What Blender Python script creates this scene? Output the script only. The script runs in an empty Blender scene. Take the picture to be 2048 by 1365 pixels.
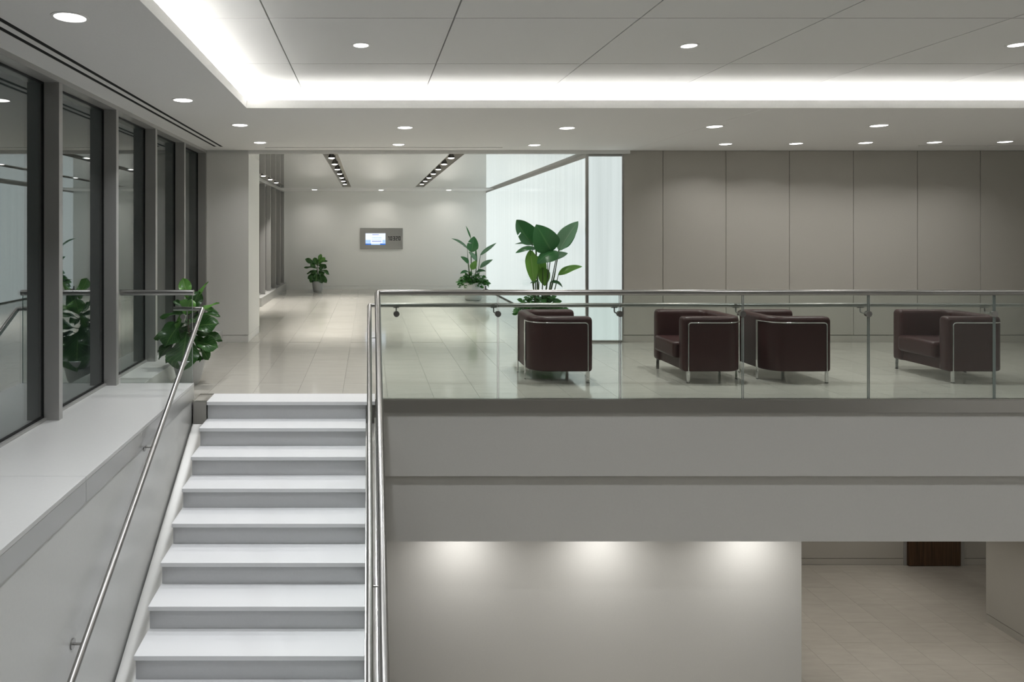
import bpy, bmesh, math, random
from mathutils import Vector, Matrix

random.seed(11)
sc = bpy.context.scene
COL = sc.collection

# ------------------------------------------------------------------ camera
F = 24.0 / 36.0 * 2048.0            # focal length in pixels of the 2048 frame
VX, VY, EYE = 738.0, 463.0, 1.65    # vanishing point and eye height over the upper floor
cd = bpy.data.cameras.new('camera')
cd.sensor_width = 36.0
cd.lens = 24.0
cd.shift_x = (1024.0 - VX) / 2048.0
cd.shift_y = (VY - 682.5) / 2048.0
cd.clip_end = 200
cam = bpy.data.objects.new('camera', cd)
cam.location = (0, 0, EYE)
cam.rotation_euler = (math.radians(90), 0, 0)
COL.objects.link(cam)
sc.camera = cam

# ------------------------------------------------------------------ world, exposure
w = bpy.data.worlds.new('night')
sc.world = w
w.use_nodes = True
w.node_tree.nodes['Background'].inputs[0].default_value = (0.30, 0.36, 0.36, 1)
w.node_tree.nodes['Background'].inputs[1].default_value = 0.02
sc.view_settings.view_transform = 'Standard'
sc.view_settings.look = 'None'
sc.view_settings.gamma = 1.0
sc.view_settings.use_curve_mapping = False
sc.view_settings.exposure = 0.80
sc.cycles.use_denoising = True
sc.cycles.use_adaptive_sampling = True
sc.cycles.adaptive_threshold = 0.05
sc.cycles.adaptive_min_samples = 16
sc.cycles.max_bounces = 8
sc.cycles.diffuse_bounces = 4
sc.cycles.glossy_bounces = 4
sc.cycles.transparent_max_bounces = 12
sc.cycles.transmission_bounces = 6
sc.cycles.sample_clamp_indirect = 4.0
sc.cycles.caustics_reflective = False
sc.cycles.caustics_refractive = False

P_DOWN = 5.5       # soffit downlights
P_ATR = 9.0       # downlights in the raised ceiling
P_CONE = 5.0       # cone lamps in the passage
P_WASH = 5.2       # wall washers of the lower level
P_LOW = 3.0        # unseen downlights added to light the lower level
P_COVE = 4.6       # cove strip, watts per metre
WARM = (1.0, 0.965, 0.91)
COOL = (0.95, 0.975, 1.0)
NEUT = (1.0, 0.985, 0.955)

# ------------------------------------------------------------------ materials
def new_mat(name):
    m = bpy.data.materials.new(name)
    m.use_nodes = True
    nt = m.node_tree
    return m, nt, nt.nodes, nt.links, nt.nodes['Principled BSDF']

def paint(name, col, rough=0.6, metal=0.0, bump=0.0, scale=60, spec=0.5, coat=0.0):
    m, nt, N, L, b = new_mat(name)
    b.inputs['Base Color'].default_value = (*col, 1)
    b.inputs['Roughness'].default_value = rough
    b.inputs['Metallic'].default_value = metal
    b.inputs['Specular IOR Level'].default_value = spec
    b.inputs['Coat Weight'].default_value = coat
    tc = N.new('ShaderNodeTexCoord')
    no = N.new('ShaderNodeTexNoise')
    no.inputs['Scale'].default_value = scale
    no.inputs['Detail'].default_value = 3
    L.new(tc.outputs['Object'], no.inputs['Vector'])
    hs = N.new('ShaderNodeHueSaturation')
    hs.inputs['Color'].default_value = (*col, 1)
    mr = N.new('ShaderNodeMapRange')
    mr.inputs['To Min'].default_value = 0.97
    mr.inputs['To Max'].default_value = 1.03
    L.new(no.outputs['Fac'], mr.inputs['Value'])
    L.new(mr.outputs['Result'], hs.inputs['Value'])
    L.new(hs.outputs['Color'], b.inputs['Base Color'])
    if bump:
        bp = N.new('ShaderNodeBump')
        bp.inputs['Strength'].default_value = bump
        bp.inputs['Distance'].default_value = 0.002
        L.new(no.outputs['Fac'], bp.inputs['Height'])
        L.new(bp.outputs['Normal'], b.inputs['Normal'])
    return m

def steel(name, col, rough, axis):
    """brushed metal, grain running along `axis` (0,1,2)"""
    m, nt, N, L, b = new_mat(name)
    b.inputs['Base Color'].default_value = (*col, 1)
    b.inputs['Metallic'].default_value = 1.0
    tc = N.new('ShaderNodeTexCoord')
    mp = N.new('ShaderNodeMapping')
    s = [70.0, 70.0, 70.0]
    s[axis] = 0.7
    mp.inputs['Scale'].default_value = s
    no = N.new('ShaderNodeTexNoise')
    no.inputs['Scale'].default_value = 1.0
    no.inputs['Detail'].default_value = 4
    L.new(tc.outputs['Object'], mp.inputs['Vector'])
    L.new(mp.outputs['Vector'], no.inputs['Vector'])
    mr = N.new('ShaderNodeMapRange')
    mr.inputs['To Min'].default_value = max(0.05, rough - 0.006)
    mr.inputs['To Max'].default_value = rough + 0.006
    L.new(no.outputs['Fac'], mr.inputs['Value'])
    L.new(mr.outputs['Result'], b.inputs['Roughness'])
    return m

def glass(name, tint, ior=1.5, rough=0.0):
    """thin clear sheet: Fresnel mirror over a tinted see-through body"""
    m, nt, N, L, b = new_mat(name)
    N.remove(b)
    out = N['Material Output']
    tr = N.new('ShaderNodeBsdfTransparent')
    tr.inputs['Color'].default_value = (*tint, 1)
    gl = N.new('ShaderNodeBsdfGlossy')
    gl.inputs['Roughness'].default_value = rough
    fr = N.new('ShaderNodeFresnel')
    ge = N.new('ShaderNodeNewGeometry')           # same reflectance on the far face of the sheet
    mi = N.new('ShaderNodeMapRange')
    mi.inputs['To Min'].default_value = ior
    mi.inputs['To Max'].default_value = 1.0 / ior
    L.new(ge.outputs['Backfacing'], mi.inputs['Value'])
    L.new(mi.outputs['Result'], fr.inputs['IOR'])
    mx = N.new('ShaderNodeMixShader')
    L.new(fr.outputs['Fac'], mx.inputs['Fac'])
    L.new(tr.outputs['BSDF'], mx.inputs[1])
    L.new(gl.outputs['BSDF'], mx.inputs[2])
    L.new(mx.outputs['Shader'], out.inputs['Surface'])
    return m

def emit(name, col, strength, rough=0.3):
    m, nt, N, L, b = new_mat(name)
    b.inputs['Base Color'].default_value = (*[c * 0.6 for c in col], 1)
    b.inputs['Roughness'].default_value = rough
    b.inputs['Emission Color'].default_value = (*col, 1)
    b.inputs['Emission Strength'].default_value = strength
    return m

def tile_mat(name, col, rough, amp=0.05):
    m, nt, N, L, b = new_mat(name)
    tc = N.new('ShaderNodeTexCoord')
    oi = N.new('ShaderNodeObjectInfo')
    ad = N.new('ShaderNodeVectorMath'); ad.operation = 'ADD'
    sclv = N.new('ShaderNodeVectorMath'); sclv.operation = 'SCALE'
    L.new(oi.outputs['Location'], sclv.inputs[0])
    sclv.inputs['Scale'].default_value = 3.7
    L.new(tc.outputs['Object'], ad.inputs[0])
    L.new(sclv.outputs[0], ad.inputs[1])
    mp = N.new('ShaderNodeMapping')
    mp.inputs['Scale'].default_value = (1.6, 9.0, 1.0)
    L.new(ad.outputs[0], mp.inputs['Vector'])
    no = N.new('ShaderNodeTexNoise')
    no.inputs['Scale'].default_value = 1.6
    no.inputs['Detail'].default_value = 6
    no.inputs['Roughness'].default_value = 0.6
    L.new(mp.outputs['Vector'], no.inputs['Vector'])
    mr = N.new('ShaderNodeMapRange')
    mr.inputs['From Min'].default_value = 0.3
    mr.inputs['From Max'].default_value = 0.7
    mr.inputs['To Min'].default_value = 1 - amp
    mr.inputs['To Max'].default_value = 1 + amp
    L.new(no.outputs['Fac'], mr.inputs['Value'])
    ra = N.new('ShaderNodeMapRange')
    ra.inputs['To Min'].default_value = 0.97
    ra.inputs['To Max'].default_value = 1.03
    L.new(oi.outputs['Random'], ra.inputs['Value'])
    mu = N.new('ShaderNodeMath'); mu.operation = 'MULTIPLY'
    L.new(mr.outputs['Result'], mu.inputs[0])
    L.new(ra.outputs['Result'], mu.inputs[1])
    hs = N.new('ShaderNodeHueSaturation')
    hs.inputs['Color'].default_value = (*col, 1)
    L.new(mu.outputs[0], hs.inputs['Value'])
    L.new(hs.outputs['Color'], b.inputs['Base Color'])
    b.inputs['Roughness'].default_value = rough
    b.inputs['Specular IOR Level'].default_value = 0.6
    return m

def glow_mat(name, col, strength):
    """back-lit ribbed glass: vertical reeding varies how much of the lamp light comes through"""
    m, nt, N, L, b = new_mat(name)
    tc = N.new('ShaderNodeTexCoord')
    mp = N.new('ShaderNodeMapping')
    mp.inputs['Scale'].default_value = (6.0, 6.0, 0.12)
    no = N.new('ShaderNodeTexNoise')
    no.inputs['Scale'].default_value = 2.2
    no.inputs['Detail'].default_value = 5
    L.new(tc.outputs['Object'], mp.inputs['Vector'])
    L.new(mp.outputs['Vector'], no.inputs['Vector'])
    mr = N.new('ShaderNodeMapRange')
    mr.inputs['From Min'].default_value = 0.3
    mr.inputs['From Max'].default_value = 0.7
    mr.inputs['To Min'].default_value = strength * 0.93
    mr.inputs['To Max'].default_value = strength * 1.07
    L.new(no.outputs['Fac'], mr.inputs['Value'])
    L.new(mr.outputs['Result'], b.inputs['Emission Strength'])
    b.inputs['Emission Color'].default_value = (*col, 1)
    b.inputs['Base Color'].default_value = (0.10, 0.11, 0.11, 1)
    b.inputs['Roughness'].default_value = 0.12
    return m

def leaf_mat(name, dark, light, rough=0.35, vein=0.45):
    m, nt, N, L, b = new_mat(name)
    uv = N.new('ShaderNodeUVMap')
    sp = N.new('ShaderNodeSeparateXYZ')
    L.new(uv.outputs['UV'], sp.inputs[0])
    # side veins: stripes along v shifted by |u|
    ab = N.new('ShaderNodeMath'); ab.operation = 'ABSOLUTE'
    L.new(sp.outputs['X'], ab.inputs[0])
    m1 = N.new('ShaderNodeMath'); m1.operation = 'MULTIPLY_ADD'
    m1.inputs[1].default_value = -0.35
    L.new(ab.outputs[0], m1.inputs[0])
    L.new(sp.outputs['Y'], m1.inputs[2])
    m2 = N.new('ShaderNodeMath'); m2.operation = 'MULTIPLY'
    m2.inputs[1].default_value = 62.0
    L.new(m1.outputs[0], m2.inputs[0])
    si = N.new('ShaderNodeMath'); si.operation = 'SINE'
    L.new(m2.outputs[0], si.inputs[0])
    pw = N.new('ShaderNodeMapRange')
    pw.inputs['From Min'].default_value = 0.75
    pw.inputs['From Max'].default_value = 1.0
    pw.inputs['To Max'].default_value = vein
    L.new(si.outputs[0], pw.inputs['Value'])
    rb = N.new('ShaderNodeMapRange')
    rb.inputs['From Min'].default_value = 0.0
    rb.inputs['From Max'].default_value = 0.09
    rb.inputs['To Min'].default_value = 0.9
    rb.inputs['To Max'].default_value = 0.0
    L.new(ab.outputs[0], rb.inputs['Value'])
    mxv = N.new('ShaderNodeMath'); mxv.operation = 'MAXIMUM'
    L.new(pw.outputs['Result'], mxv.inputs[0])
    L.new(rb.outputs['Result'], mxv.inputs[1])
    mix = N.new('ShaderNodeMix'); mix.data_type = 'RGBA'
    mix.inputs[6].default_value = (*dark, 1)
    mix.inputs[7].default_value = (*light, 1)
    L.new(mxv.outputs[0], mix.inputs[0])
    oi = N.new('ShaderNodeObjectInfo')
    ra = N.new('ShaderNodeMapRange')
    ra.inputs['To Min'].default_value = 0.75
    ra.inputs['To Max'].default_value = 1.3
    L.new(oi.outputs['Random'], ra.inputs['Value'])
    hs = N.new('ShaderNodeHueSaturation')
    L.new(mix.outputs[2], hs.inputs['Color'])
    L.new(ra.outputs['Result'], hs.inputs['Value'])
    L.new(hs.outputs['Color'], b.inputs['Base Color'])
    b.inputs['Roughness'].default_value = rough
    bp = N.new('ShaderNodeBump')
    bp.inputs['Strength'].default_value = 0.35
    bp.inputs['Distance'].default_value = 0.004
    bp.invert = True
    L.new(mxv.outputs[0], bp.inputs['Height'])
    L.new(bp.outputs['Normal'], b.inputs['Normal'])
    # some light passes through the blade
    tl = N.new('ShaderNodeBsdfTranslucent')
    L.new(hs.outputs['Color'], tl.inputs['Color'])
    ms = N.new('ShaderNodeMixShader')
    ms.inputs['Fac'].default_value = 0.25
    L.new(b.outputs['BSDF'], ms.inputs[1])
    L.new(tl.outputs['BSDF'], ms.inputs[2])
    L.new(ms.outputs['Shader'], N['Material Output'].inputs['Surface'])
    return m

def wood_mat(name):
    m, nt, N, L, b = new_mat(name)
    tc = N.new('ShaderNodeTexCoord')
    mp = N.new('ShaderNodeMapping')
    mp.inputs['Scale'].default_value = (60, 60, 2.0)
    no = N.new('ShaderNodeTexNoise')
    no.inputs['Scale'].default_value = 1.0
    no.inputs['Detail'].default_value = 5
    L.new(tc.outputs['Object'], mp.inputs['Vector'])
    L.new(mp.outputs['Vector'], no.inputs['Vector'])
    cr = N.new('ShaderNodeValToRGB')
    cr.color_ramp.elements[0].position = 0.35
    cr.color_ramp.elements[0].color = (0.050, 0.024, 0.010, 1)
    cr.color_ramp.elements[1].position = 0.7
    cr.color_ramp.elements[1].color = (0.13, 0.066, 0.030, 1)
    L.new(no.outputs['Fac'], cr.inputs['Fac'])
    L.new(cr.outputs['Color'], b.inputs['Base Color'])
    b.inputs['Roughness'].default_value = 0.45
    return m

WHITE = paint('white_ceiling_paint', (0.88, 0.875, 0.86), 0.85, bump=0.05)
WALLP = paint('white_wall_paint', (0.85, 0.845, 0.815), 0.75, bump=0.05)
DIM = paint('dim_back_wall', (0.22, 0.215, 0.20), 0.7)
FASC = paint('fascia_paint', (0.60, 0.59, 0.565), 0.7)
PANEL = paint('wall_panel_lacquer', (0.52, 0.50, 0.455), 0.42)
ACOU = paint('acoustic_ceiling_panel', (0.86, 0.86, 0.845), 0.95, bump=0.3, scale=400)
GLOSSC = paint('stretch_ceiling_gloss', (0.72, 0.72, 0.70), 0.03, spec=0.9, coat=1.0)
SILLM = paint('satin_grey_metal_paint', (0.68, 0.68, 0.67), 0.32, metal=0.05)
SKIRT = paint('satin_stair_wall', (0.74, 0.74, 0.725), 0.33, metal=0.05)
MULL = paint('grey_aluminium', (0.42, 0.415, 0.40), 0.36, metal=0.25)
GASK = paint('black_gasket', (0.008, 0.008, 0.008), 0.6)
DARK = paint('dark_void', (0.006, 0.006, 0.006), 0.9)
SLOTM = paint('lamp_slot_lining', (0.5, 0.485, 0.45), 0.6)
STEELX = steel('brushed_steel_x', (0.54, 0.525, 0.50), 0.30, 0)
STEELY = steel('brushed_steel_y', (0.62, 0.615, 0.60), 0.36, 1)
STEELZ = steel('brushed_steel_z', (0.60, 0.595, 0.58), 0.28, 2)
RAILM = paint('satin_rail_steel', (0.37, 0.362, 0.35), 0.32, metal=1.0)
CHROME = paint('chrome', (0.80, 0.80, 0.80), 0.08, metal=1.0)
TREAD = paint('white_quartz_tread', (0.82, 0.825, 0.84), 0.4, scale=300)
RISER = paint('grey_metal_riser', (0.52, 0.525, 0.53), 0.42, metal=0.25)
TILE = tile_mat('limestone_tile', (0.50, 0.48, 0.435), 0.10)
TILEL = tile_mat('limestone_tile_lower', (0.44, 0.41, 0.36), 0.25)
GROUT = paint('grout', (0.36, 0.345, 0.31), 0.7)
WINGL = glass('window_glass', (0.66, 0.74, 0.74), 3.6)
GUARDGL = glass('guard_glass', (0.935, 0.968, 0.95), 1.45)
GLEDGE = paint('glass_edge', (0.26, 0.30, 0.285), 0.12)
GLOWM = glow_mat('backlit_glass', (0.90, 1.0, 0.985), 0.40)
LENS = emit('downlight_lens', (1.0, 0.98, 0.95), 4.0)
LENS.cycles.emission_sampling = 'NONE'
COVE = emit('cove_strip', (1.0, 0.99, 0.95), 6.0)
COVE.cycles.emission_sampling = 'NONE'
CONEM = paint('dark_reflector_metal', (0.22, 0.215, 0.21), 0.42, metal=0.9)
LEATH = paint('maroon_leather', (0.048, 0.017, 0.017), 0.40, scale=12, spec=0.4)
POTM = paint('silver_pot', (0.50, 0.51, 0.51), 0.38, metal=0.4)
POTW = paint('pale_pot', (0.66, 0.68, 0.67), 0.4)
SOIL = paint('soil', (0.03, 0.022, 0.015), 0.95, bump=1.0, scale=90)
FIG = leaf_mat('fig_leaf', (0.030, 0.105, 0.022), (0.16, 0.30, 0.09), 0.28)
FIGL = leaf_mat('fig_leaf_young', (0.10, 0.26, 0.05), (0.26, 0.42, 0.13), 0.32)
BOP = leaf_mat('paradise_leaf', (0.045, 0.165, 0.055), (0.10, 0.26, 0.09), 0.30, 0.14)
BOPL = leaf_mat('paradise_leaf_light', (0.15, 0.34, 0.06), (0.28, 0.45, 0.14), 0.4, 0.14)
BOPP = leaf_mat('paradise_leaf_pale', (0.16, 0.30, 0.18), (0.26, 0.40, 0.26), 0.35, 0.14)
IVY = leaf_mat('ground_cover_leaf', (0.035, 0.17, 0.025), (0.12, 0.32, 0.06), 0.4)
STEMM = paint('green_stem', (0.075, 0.13, 0.05), 0.5)
BARK = paint('bark', (0.10, 0.075, 0.05), 0.8)
WOOD = wood_mat('walnut_veneer')
NUMM = paint('dark_lettering', (0.03, 0.03, 0.03), 0.5)
SCRW = emit('screen_white', (0.80, 0.86, 1.0), 0.52)
SCRG = emit('screen_grey_blue', (0.42, 0.48, 0.78), 0.45)
SCRL = emit('screen_light_blue', (0.42, 0.62, 1.0), 0.5)
SCRB = emit('screen_blue', (0.03, 0.16, 0.62), 0.5)
FOOT = paint('black_foot', (0.02, 0.02, 0.02), 0.6)

# ------------------------------------------------------------------ helpers
def link(name, me, mat=None, parent=None, loc=(0, 0, 0)):
    o = bpy.data.objects.new(name, me)
    COL.objects.link(o)
    o.location = loc
    if mat is not None and me is not None and len(me.materials) == 0:
        me.materials.append(mat)
    if parent is not None:
        o.parent = parent
    return o

def mesh(name, verts, faces, smooth=False):
    me = bpy.data.meshes.new(name)
    me.from_pydata([tuple(v) for v in verts], [], faces)
    me.update()
    if smooth:
        me.polygons.foreach_set('use_smooth', [True] * len(me.polygons))
    return me

def boxv(x0, x1, y0, y1, z0, z1):
    v = [(x0, y0, z0), (x1, y0, z0), (x1, y1, z0), (x0, y1, z0), (x0, y0, z1), (x1, y0, z1), (x1, y1, z1), (x0, y1, z1)]
    f = [(0, 3, 2, 1), (4, 5, 6, 7), (0, 1, 5, 4), (1, 2, 6, 5), (2, 3, 7, 6), (3, 0, 4, 7)]
    return v, f

class MB:
    """collects shapes into one mesh"""
    def __init__(s): s.v = []; s.f = []
    def add(s, v, f):
        n = len(s.v)
        s.v += [tuple(p) for p in v]
        s.f += [tuple(i + n for i in q) for q in f]
        return s
    def box(s, *a): return s.add(*boxv(*a))
    def prism(s, pts, axis, a, b):
        """polygon pts in the two other axes, extruded along axis from a to b"""
        def mk(p, t):
            q = list(p); q.insert(axis, t); return tuple(q)
        n = len(pts)
        v = [mk(p, a) for p in pts] + [mk(p, b) for p in pts]
        f = [tuple(range(n - 1, -1, -1)), tuple(range(n, 2 * n))]
        f += [(i, (i + 1) % n, n + (i + 1) % n, n + i) for i in range(n)]
        return s.add(v, f)
    def tube(s, path, r, n=16, caps=True):
        """round tube along a list of points, optional per-point radius"""
        P = [Vector(p) for p in path]
        R = r if isinstance(r, (list, tuple)) else [r] * len(P)
        up = None
        rings = []
        for i, p in enumerate(P):
            d = (P[min(i + 1, len(P) - 1)] - P[max(i - 1, 0)]).normalized()
            if up is None:
                a = Vector((0, 0, 1)) if abs(d.z) < 0.9 else Vector((1, 0, 0))
                up = (a - d * a.dot(d)).normalized()
            else:
                up = (up - d * up.dot(d))
                up = up.normalized() if up.length > 1e-6 else Vector((0, 1, 0))
            si = d.cross(up)
            rings.append([p + (up * math.cos(2 * math.pi * k / n) + si * math.sin(2 * math.pi * k / n)) * R[i] for k in range(n)])
        v = [q for r_ in rings for q in r_]
        f = []
        for i in range(len(P) - 1):
            for k in range(n):
                f.append((i * n + k, i * n + (k + 1) % n, (i + 1) * n + (k + 1) % n, (i + 1) * n + k))
        if caps:
            f.append(tuple(range(n - 1, -1, -1)))
            f.append(tuple((len(P) - 1) * n + k for k in range(n)))
        return s.add(v, f)
    def lathe(s, prof, c=(0, 0, 0), n=32):
        v = []; f = []
        for (r, z) in prof:
            for k in range(n):
                a = 2 * math.pi * k / n
                v.append((c[0] + r * math.cos(a), c[1] + r * math.sin(a), c[2] + z))
        for i in range(len(prof) - 1):
            for k in range(n):
                f.append((i * n + k, i * n + (k + 1) % n, (i + 1) * n + (k + 1) % n, (i + 1) * n + k))
        return s.add(v, f)
    def disc(s, c, r, n=32, up=True):
        v = [(c[0] + r * math.cos(2 * math.pi * k / n), c[1] + r * math.sin(2 * math.pi * k / n), c[2]) for k in range(n)]
        return s.add(v, [tuple(range(n)) if up else tuple(range(n - 1, -1, -1))])
    def cyl(s, a, b, r, n=20): return s.tube([a, b], r, n)
    def build(s, name, mat, parent=None, smooth=False, org=None, bevel=0, seg=2, angle=None):
        """org: world point taken as the local origin (the parent's location by default)"""
        o0 = Vector(org) if org is not None else (parent.location.copy() if parent is not None else Vector((0, 0, 0)))
        me = mesh(name, [Vector(p) - o0 for p in s.v], s.f, smooth)
        loc = (0, 0, 0)
        if org is not None:
            loc = Vector(org) - (parent.location if parent is not None else Vector((0, 0, 0)))
        o = link(name, me, mat, parent, loc)
        if bevel:
            m = o.modifiers.new('bevel', 'BEVEL'); m.width = bevel; m.segments = seg; m.limit_method = 'ANGLE'
            m.angle_limit = math.radians(40)
        if smooth:
            me.set_sharp_from_angle(angle=math.radians(angle if angle else 40))
        return o

def tag(o, label, cat=None, group=None, kind=None):
    o['label'] = label
    if cat: o['category'] = cat
    if group: o['group'] = group
    if kind: o['kind'] = kind
    return o

def struct(o, label=None):
    o['kind'] = 'structure'
    if label: o['label'] = label
    return o

def empty(name, loc):
    o = bpy.data.objects.new(name, None)
    o.empty_display_size = 0.1
    COL.objects.link(o)
    o.location = loc
    return o

def thing(name, loc, label, cat, group=None):
    return tag(empty(name, loc), label, cat, group)

def area_lamp(parent, loc, power, size, spread, col, shape='DISK', size_y=None, rot=(0, 0, 0)):
    ld = bpy.data.lights.new('lamp', 'AREA')
    ld.shape = shape
    ld.size = size
    if size_y: ld.size_y = size_y
    ld.energy = power
    ld.color = col
    ld.spread = math.radians(spread)
    o = bpy.data.objects.new('lamp', ld)
    COL.objects.link(o)
    o.location = loc
    o.rotation_euler = rot
    if parent is not None: o.parent = parent
    return o

def grid_cells(x0, x1, y0, y1, holes):
    xs = sorted({x0, x1, *[h[0] for h in holes if x0 < h[0] < x1], *[h[1] for h in holes if x0 < h[1] < x1]})
    ys = sorted({y0, y1, *[h[2] for h in holes if y0 < h[2] < y1], *[h[3] for h in holes if y0 < h[3] < y1]})
    for i in range(len(xs) - 1):
        for j in range(len(ys) - 1):
            cx, cy = (xs[i] + xs[i + 1]) / 2, (ys[j] + ys[j + 1]) / 2
            if not any(h[0] < cx < h[1] and h[2] < cy < h[3] for h in holes):
                yield xs[i], xs[i + 1], ys[j], ys[j + 1]

# ------------------------------------------------------------------ key measures (metres)
ZC = 2.85          # soffit
ZR = 3.05          # raised ceiling
ZG = 2.80          # glossy passage ceiling
ZL = -3.73         # lower floor
YE = 6.60          # edge of the upper floor
YW = 10.15         # panelled wall
YB = 19.40         # end wall of the passage
XW = -2.41         # inner face of the mullions
XG = -2.535        # window glass
XMAX = 11.5        # side wall on the right, out of view
YMIN = -3.0        # wall behind the viewpoint
RISE, RUN, NST = 0.1695, 0.292, 22
XS0, XS1 = -1.571, -0.03   # stair flight
XSW = -1.706       # stair side wall

# ------------------------------------------------------------------ floors
fl = struct(MB().box(-3.3, 3.79, 10.15, YB, -0.30, -0.012).box(-2.6, XMAX, YE + 0.06, 10.15, -0.30, -0.012)
            .build('floor', GROUT), 'upper floor laid with pale limestone tiles')
TW, TL = 0.457, 0.914
def lay(parent, regions, x_org, y_org, z, mat, top=0.0):
    full = mesh('tile', *boxv(-TW / 2 + .001, TW / 2 - .001, -TL / 2 + .001, TL / 2 - .001, -0.012, 0))
    full.materials.append(mat)
    pieces = []
    xa = min(r[0] for r in regions); xb = max(r[1] for r in regions)
    ya = min(r[2] for r in regions); yb = max(r[3] for r in regions)
    i0 = math.floor((xa - x_org) / TW); i1 = math.ceil((xb - x_org) / TW)
    for i in range(i0, i1 + 1):
        off = TL / 2 if i % 2 else 0.0
        j0 = math.floor((ya - y_org - off) / TL) - 1; j1 = math.ceil((yb - y_org) / TL) + 1
        for j in range(j0, j1):
            t = (x_org + i * TW, x_org + (i + 1) * TW, y_org + off + j * TL, y_org + off + (j + 1) * TL)
            for r in regions:
                q = (max(t[0], r[0]), min(t[1], r[1]), max(t[2], r[2]), min(t[3], r[3]))
                if q[1] - q[0] > 0.02 and q[3] - q[2] > 0.02:
                    pieces.append((q, t))
    for q, t in pieces:
        c = ((q[0] + q[1]) / 2, (q[2] + q[3]) / 2, z)
        if abs((q[1] - q[0]) - TW) < 1e-6 and abs((q[3] - q[2]) - TL) < 1e-6:
            me = full
        else:
            hx, hy = (q[1] - q[0]) / 2 - .001, (q[3] - q[2]) / 2 - .001
            me = mesh('tile', *boxv(-hx, hx, -hy, hy, -0.012, 0)); me.materials.append(mat)
        link('tile', me, None, parent, c)
    return len(pieces)
lay(fl, [(-2.18, XS0 - 0.14, YE + 0.07, 6.935), (-2.18, 0.06, 6.935, YW), (0.06, 10.2, YE + 0.07, YW),
         (-1.79, 3.23, YW, 11.15), (-2.48, 3.25, 11.15, YB)], -0.27, 7.39 - 0.914, 0.0, TILE)
fll = struct(MB().box(XSW - 0.2, XMAX, YMIN, 11.05, ZL - 0.2, ZL - 0.012).build('floor_lower', GROUT), 'lower floor laid with beige stone tiles')
lay(fll, [(0.15, XMAX - 0.3, 3.2, 7.45), (4.72, XMAX - 0.3, 7.45, 11.0), (XSW, 0.15, -0.6, 0.4)], -0.27, 7.1, ZL, TILEL)

# ------------------------------------------------------------------ ceilings
ce = struct(empty('ceiling', (0, 0, ZC)), 'white plaster soffit around the raised ceiling')
holes = [(-2.20, -2.158, YMIN + 0.5, 9.69), (-2.110, -2.068, YMIN + 0.5, 9.69)]
m = MB()
for c in grid_cells(-2.62, -1.55, YMIN, 10.10, holes): m.box(*c, ZC, ZC + 0.06)
m.box(-1.55, -1.21, YMIN, 7.0, ZC, ZC + 0.012)
m.build('soffit_window_side', WHITE, ce)
m = MB()
m.box(-1.21, 3.866, 6.66, 7.0, ZC, ZC + 0.012).box(-1.55, 3.866, 7.0, 10.10, ZC, ZC + 0.06)
m.build('soffit_passage_side', WHITE, ce)
m = MB()
m.box(3.870, XMAX, 6.66, 7.0, ZC, ZC + 0.012).box(3.870, XMAX, 7.0, YW, ZC, ZC + 0.06)
m.build('soffit_panel_side', WHITE, ce)
m = MB()
m.box(-1.21, -1.19, YMIN, 6.66, ZC - 0.0, ZC + 0.078).box(-1.21, XMAX, 6.64, 6.66, ZC, ZC + 0.078)
m.build('cove_lip', WHITE, ce)
m = MB()
m.box(-1.57, -1.55, YMIN, 7.02, ZC + 0.012, ZR + 0.02).box(-1.57, XMAX, 7.0, 7.02, ZC + 0.012, ZR + 0.02)
m.build('cove_back', WHITE, ce)
m = MB()
m.box(-2.20, -2.158, YMIN + 0.5, 9.69, ZC + 0.003, ZC + 0.06).box(-2.110, -2.068, YMIN + 0.5, 9.69, ZC + 0.003, ZC + 0.06)  # near-black fill: the shade inside the slots is put into its colour
m.build('air_slot_shade', DARK, ce)
m = MB()
m.box(-1.79, 3.866, 10.10, 10.13, ZG, ZC + 0.06)
m.build('passage_lip', WHITE, ce)
m = MB()
m.box(-1.79, 3.30, 10.13, 10.16, ZG + 0.05, ZG + 0.06)
m.build('shadow_gap', DARK, ce)

cr = struct(MB().box(-1.57, XMAX, YMIN, 7.02, ZR + 0.025, ZR + 0.05).build('ceiling_raised', DARK), 'raised acoustic panel ceiling with cove lighting')
PX = [-1.55] + [-0.66 + 1.22 * k for k in range(0, 10)] + [XMAX]
PY = [7.0] + [5.70 - 1.22 * k for k in range(0, 7)] + [YMIN]
shared = {}
for i in range(len(PX) - 1):
    for j in range(len(PY) - 1):
        wx, wy = PX[i + 1] - PX[i], PY[j] - PY[j + 1]
        key = (round(wx, 3), round(wy, 3))
        if key not in shared:
            g = 0.005
            shared[key] = mesh('ceiling_panel', *boxv(-wx / 2 + g, wx / 2 - g, -wy / 2 + g, wy / 2 - g, 0, 0.024))
            shared[key].materials.append(ACOU)
        link('ceiling_panel', shared[key], None, cr, ((PX[i] + PX[i + 1]) / 2, (PY[j] + PY[j + 1]) / 2, ZR))

# glossy ceiling of the passage with three lamp slots
SLOTS = [(-0.68, -0.47, 10.16, 17.6), (1.20, 1.41, 10.16, 17.6), (-2.32, -2.12, 13.6, 17.0)]
cg = struct(empty('ceiling_passage', (0, 0, ZG)), 'mirror-gloss stretch ceiling of the passage')
m = MB()
for c in grid_cells(-3.3, 3.42, 10.16, 18.15, SLOTS): m.box(*c, ZG, ZG + 0.01)
m.build('gloss_membrane', GLOSSC, cg)
m = MB().box(-3.3, 3.42, 18.16, YB, ZG - 0.012, ZG + 0.01)
m.build('border', WHITE, cg)

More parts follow.
